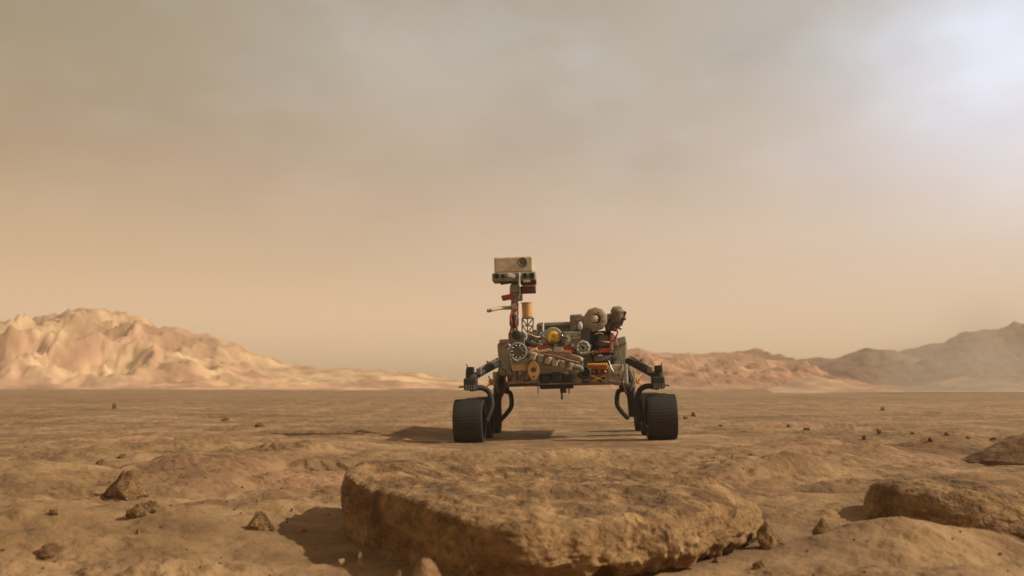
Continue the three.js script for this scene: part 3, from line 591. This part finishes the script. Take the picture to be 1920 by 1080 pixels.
{
  const r = rng(77), ms = [M.grey, M.mid, M.tan, M.olive, M.silver, M.dark, M.grey, M.blue, M.white, M.maroon, M.tan, M.black, M.grey, M.peach];
  for (let i = 0; i < 84; i++) {
    const x = 950 + 212 * r(), y = i < 50 ? 640 + 30 * r() : 688 + 30 * r(), w = 1.5 + 4 * r() ** 1.5, h = 1.5 + 3.5 * r() ** 1.5, m = ms[Math.floor(r() * ms.length)];
    if (i % 3 === 0) drum('fitting', x, y, 11.44, [[0, -6], [w * 0.55, -6], [w * 0.55, 2], [w * 0.3, 2.4], [0, 1.4]], m, { seg: 12 });
    else box('fitting', x - w, y - h, x + w, y + h, 11.46 - 0.05 * r(), 0.09, m, { r: 0.005, tilt: (r() - 0.5) * 0.6 });
  }
  for (let i = 0; i < 14; i++) {
    const x = 985 + 150 * r(), y = 626 + 30 * r(), d = 11.5;
    tube('harness', [[x, y, d], [x + 8 * r(), y - 6 + 10 * r(), d - 0.05], [x + 12 + 8 * r(), y + 8 * r(), d - 0.05], [x + 22, y + 6 * r() - 3, d]], 0.9 + 0.7 * r(), ms[Math.floor(r() * ms.length)], { sides: 6 });
  }
}
// mast, head and what hangs on it
const mast = tube('mast', [[966, 648, 11.7], [965, 600, 11.7], [964, 560, 11.7], [965, 528, 11.7]], 6.2, M.grey, { sides: 14 });
tube('mast_collar', [[964, 598, 11.68], [964, 607, 11.68]], 9.0, M.dark, { parent: mast }); tube('mast_collar', [[965, 572, 11.68], [965, 577, 11.68]], 8.0, M.silver, { parent: mast }); tube('mast_collar', [[964, 540, 11.68], [964, 551, 11.68]], 8.6, M.olive, { parent: mast });
box('mast_motor', 957, 532, 973, 548, 11.6, 0.16, M.olive, { parent: mast });
tube('mast_cable', [[956, 625, 11.6], [960, 608, 11.58], [957, 594, 11.6], [962, 580, 11.6]], 1.8, M.red, { parent: mast });
tube('mast_cable', [[970, 618, 11.6], [966, 604, 11.56], [971, 590, 11.6], [970, 566, 11.6]], 1.6, M.red, { parent: mast });
tube('mast_cable', [[973, 560, 11.62], [976, 545, 11.6], [972, 530, 11.62]], 1.4, M.white, { parent: mast });
const base = box('mast_base', 953, 622, 984, 648, 11.6, 0.3, M.mid, { r: 0.02 });
drum('base_motor', 969, 628, 11.45, [[0, -6], [9, -6], [9, 0], [6, 2], [0, 2]], M.dark, { parent: base });
tube('base_strut', [[955, 640, 11.5], [949, 650, 11.48]], 2.2, M.pink, { parent: base }); tube('base_strut', [[982, 640, 11.5], [992, 622, 11.6]], 1.3, M.mid, { parent: base });
const head = box('camera_head', 926, 481, 999, 511, 11.5, 0.32, M.head, { r: 0.02 });
drum('lens_ring', 980.5, 491.5, 11.49, [[6.2, -1], [9.2, -1], [9.2, 1.5], [8, 2.4], [6.4, 2.4], [6.2, -1]], M.mid, { parent: head });
drum('lens', 980.5, 491.5, 11.49, [[0, 0.4], [6.2, 0.4], [6.2, 0.2], [0, 0.2]], M.brown, { parent: head });
drum('lens_boss', 983, 493, 11.485, [[0, 0], [2.6, 0], [2.6, 1.4], [0, 1.6]], M.mid, { parent: head });
const bar = box('camera_bar', 922, 510, 1005, 527, 11.48, 0.26, M.olive, { r: 0.02 });
for (const [x, y, r] of [[931, 518, 5.5], [943, 518, 4], [984, 517, 5], [997, 517, 5.5]]) drum('lens', x, y, 11.46, [[0, -1], [r, -1], [r, 2.4], [r - 1.4, 2.6], [r - 1.8, 0.8], [0, 0.6]], M.dark, { parent: bar });
box('bar_window', 951, 513, 966, 520, 11.46, 0.04, M.white, { parent: bar, r: 0.006, tilt: -0.3 }); box('bar_shade', 964, 512, 972, 528, 11.46, 0.06, M.blue, { parent: bar, r: 0.006 });
box('bar_tray', 936, 523, 962, 530, 11.5, 0.18, M.dark, { parent: bar, r: 0.01, tilt: 0.1 }); box('bar_tray', 975, 523, 1005, 532, 11.5, 0.18, M.dark, { parent: bar, r: 0.01 });
box('bar_window', 981, 524, 994, 529, 11.47, 0.03, M.white, { parent: bar, r: 0.006 }); tube('bar_post', [[974, 513, 11.46], [974, 536, 11.46]], 1.7, M.white, { parent: bar });
const sensor = box('red_module', 980, 532, 1004, 548, 11.55, 0.2, M.maroon, { r: 0.012 });
box('module_lip', 982, 533, 1003, 538, 11.53, 0.03, M.pink, { parent: sensor, r: 0.005 }); box('module_arm', 976, 536, 983, 550, 11.58, 0.1, M.dark, { parent: sensor });
box('red_sensor', 940, 552, 962, 561, 11.6, 0.14, M.red, { r: 0.012, tilt: 0.15 }); box('sensor_arm', 957, 549, 979, 563, 11.66, 0.16, M.olive, { r: 0.02 });
const wind = tube('wind_boom', [[958, 577, 11.7], [936, 578, 11.55], [916, 582.5, 11.4]], 3.4, M.tan); box('boom_tip', 913, 580, 922, 585, 11.38, 0.05, M.mid, { parent: wind, r: 0.006, tilt: 0.2 });
tube('antenna_can', [[989, 574, 12.0], [989, 590, 12.0]], 10.5, M.peach, { sides: 20 }); 
{ const s = k(12), g = new THREE.LatheGeometry([[0, 14], [12, 14], [12.2, 12.6], [10.8, 11.6], [10.2, -13], [10.6, -14], [0, -14]].reverse().map(([a, b]) => new THREE.Vector2(Math.max(0.0001, a * s), b * s)), 28); rover.children.find((c) => c.name === 'antenna_can').geometry = g; rover.children.find((c) => c.name === 'antenna_can').position.copy(L(989, 581, 12)); }
for (const [a, b] of [[[979, 597], [979, 624]], [[1000, 597], [999, 624]], [[989, 597], [989, 624]], [[979, 598], [989, 611]], [[989, 611], [999, 598]], [[979, 611], [989, 624]], [[999, 611], [989, 624]], [[978, 597], [1001, 597]], [[979, 611], [999, 611]]]) beam('antenna_strut', [...a, 12.0], [...b, 12.0], 2.2, M.mid);

// suspension: rocker, steering motor, wheel bracket, leg and hook on each side
const sideParts = (s) => {
  const X = (v) => s < 0 ? v : 2116 - v, dy = s < 0 ? 0 : -3, q = (x, y, D) => [X(x), y + dy, D - (s > 0 ? 0.13 : 0)];
  const b = (name, x0, y0, x1, y1, D, deep, m, o) => { const a = X(x0), c = X(x1); return box(name, Math.min(a, c), y0 + dy, Math.max(a, c), y1 + dy, D - (s > 0 ? 0.13 : 0), deep, m, o); };
  const rocker = tube('rocker_arm', [q(938, 680, 11.55), q(915, 692, 11.35), q(886, 708, 11.15)], 6.2, M.dark, { sides: 12 });
  tube('rocker_rod', [q(932, 673, 11.5), q(914, 683, 11.35), q(899, 691, 11.25)], 2.2, M.mid, { parent: rocker }); tube('rocker_pin', [q(921, 684, 11.4), q(913, 678, 11.4)], 1.5, M.black, { parent: rocker });
  b('rocker_clamp', 893, 691, 902, 703, 11.15, 0.12, M.brown, { parent: rocker, r: 0.008 });
  const motor = tube('steering_motor', [q(881, 695, 11.08), q(880, 722, 11.08)], 7.6, M.dark, { sides: 16 });
  b('motor_cap', 874, 688, 888, 700, 11.02, 0.11, M.black, { parent: motor }); b('motor_base', 869, 709, 893, 732, 10.98, 0.2, M.dark, { parent: motor, r: 0.02 });
  for (let i = 0; i < 4; i++) b('base_rib', 872 + i * 5, 722, 875 + i * 5, 732, 10.955, 0.03, M.mid, { parent: motor, r: 0.003 });
  tube('motor_pin', [q(870, 725, 11.05), q(862, 726, 11.05)], 2, M.brown, { parent: motor }); tube('motor_pin', [q(877, 689, 11.05), q(875, 684, 11.05)], 1.3, M.brown, { parent: motor });
  tube('wheel_bracket', [q(884, 729, 11.1), q(903, 727, 11.15), q(917, 736, 11.18), q(922, 760, 11.15), q(912, 788, 11.1)], 5.2, M.black, { sides: 10, tension: 0.5 });
  const leg = beam('leg', q(944, 688, 11.7), q(931, 752, 12.0), 15, M.dark); beam('leg_lower', q(931, 748, 12.0), q(928, 782, 12.1), 17, M.dark, { parent: leg });
  tube('pivot_hub', [q(946, 728, 11.75), q(934, 730, 11.75)], 9.5, M.dark, { sides: 14, parent: leg });
  tube('leg_cable', [q(938, 692, 11.6), q(929, 712, 11.55), q(934, 735, 11.6)], 1.8, M.brown, { parent: leg });
  tube('leg_cable', [q(944, 700, 11.55), q(949, 720, 11.5), q(942, 742, 11.6)], 1.7, M.maroon, { parent: leg });
  tube('bogie_hook', [q(948, 734, 11.9), q(957, 738, 11.85), q(959, 760, 11.85), q(951, 774, 11.9), q(940, 786, 12.0)], 4.4, M.black, { tension: 0.5, sides: 10 });
  b('gold_box', 916, 711, 923, 722, 11.9, 0.1, M.gold, { r: 0.01 }); b('side_panel', 924, 697, 937, 724, 12.1, 0.2, M.tan, { r: 0.01 }); tube('gold_cable', [q(916, 706, 11.8), q(922, 716, 11.75), q(914, 724, 11.8)], 1.4, M.orange);
};
sideParts(-1); sideParts(1);

scene.updateMatrixWorld(true);
renderer.render(scene, camera);
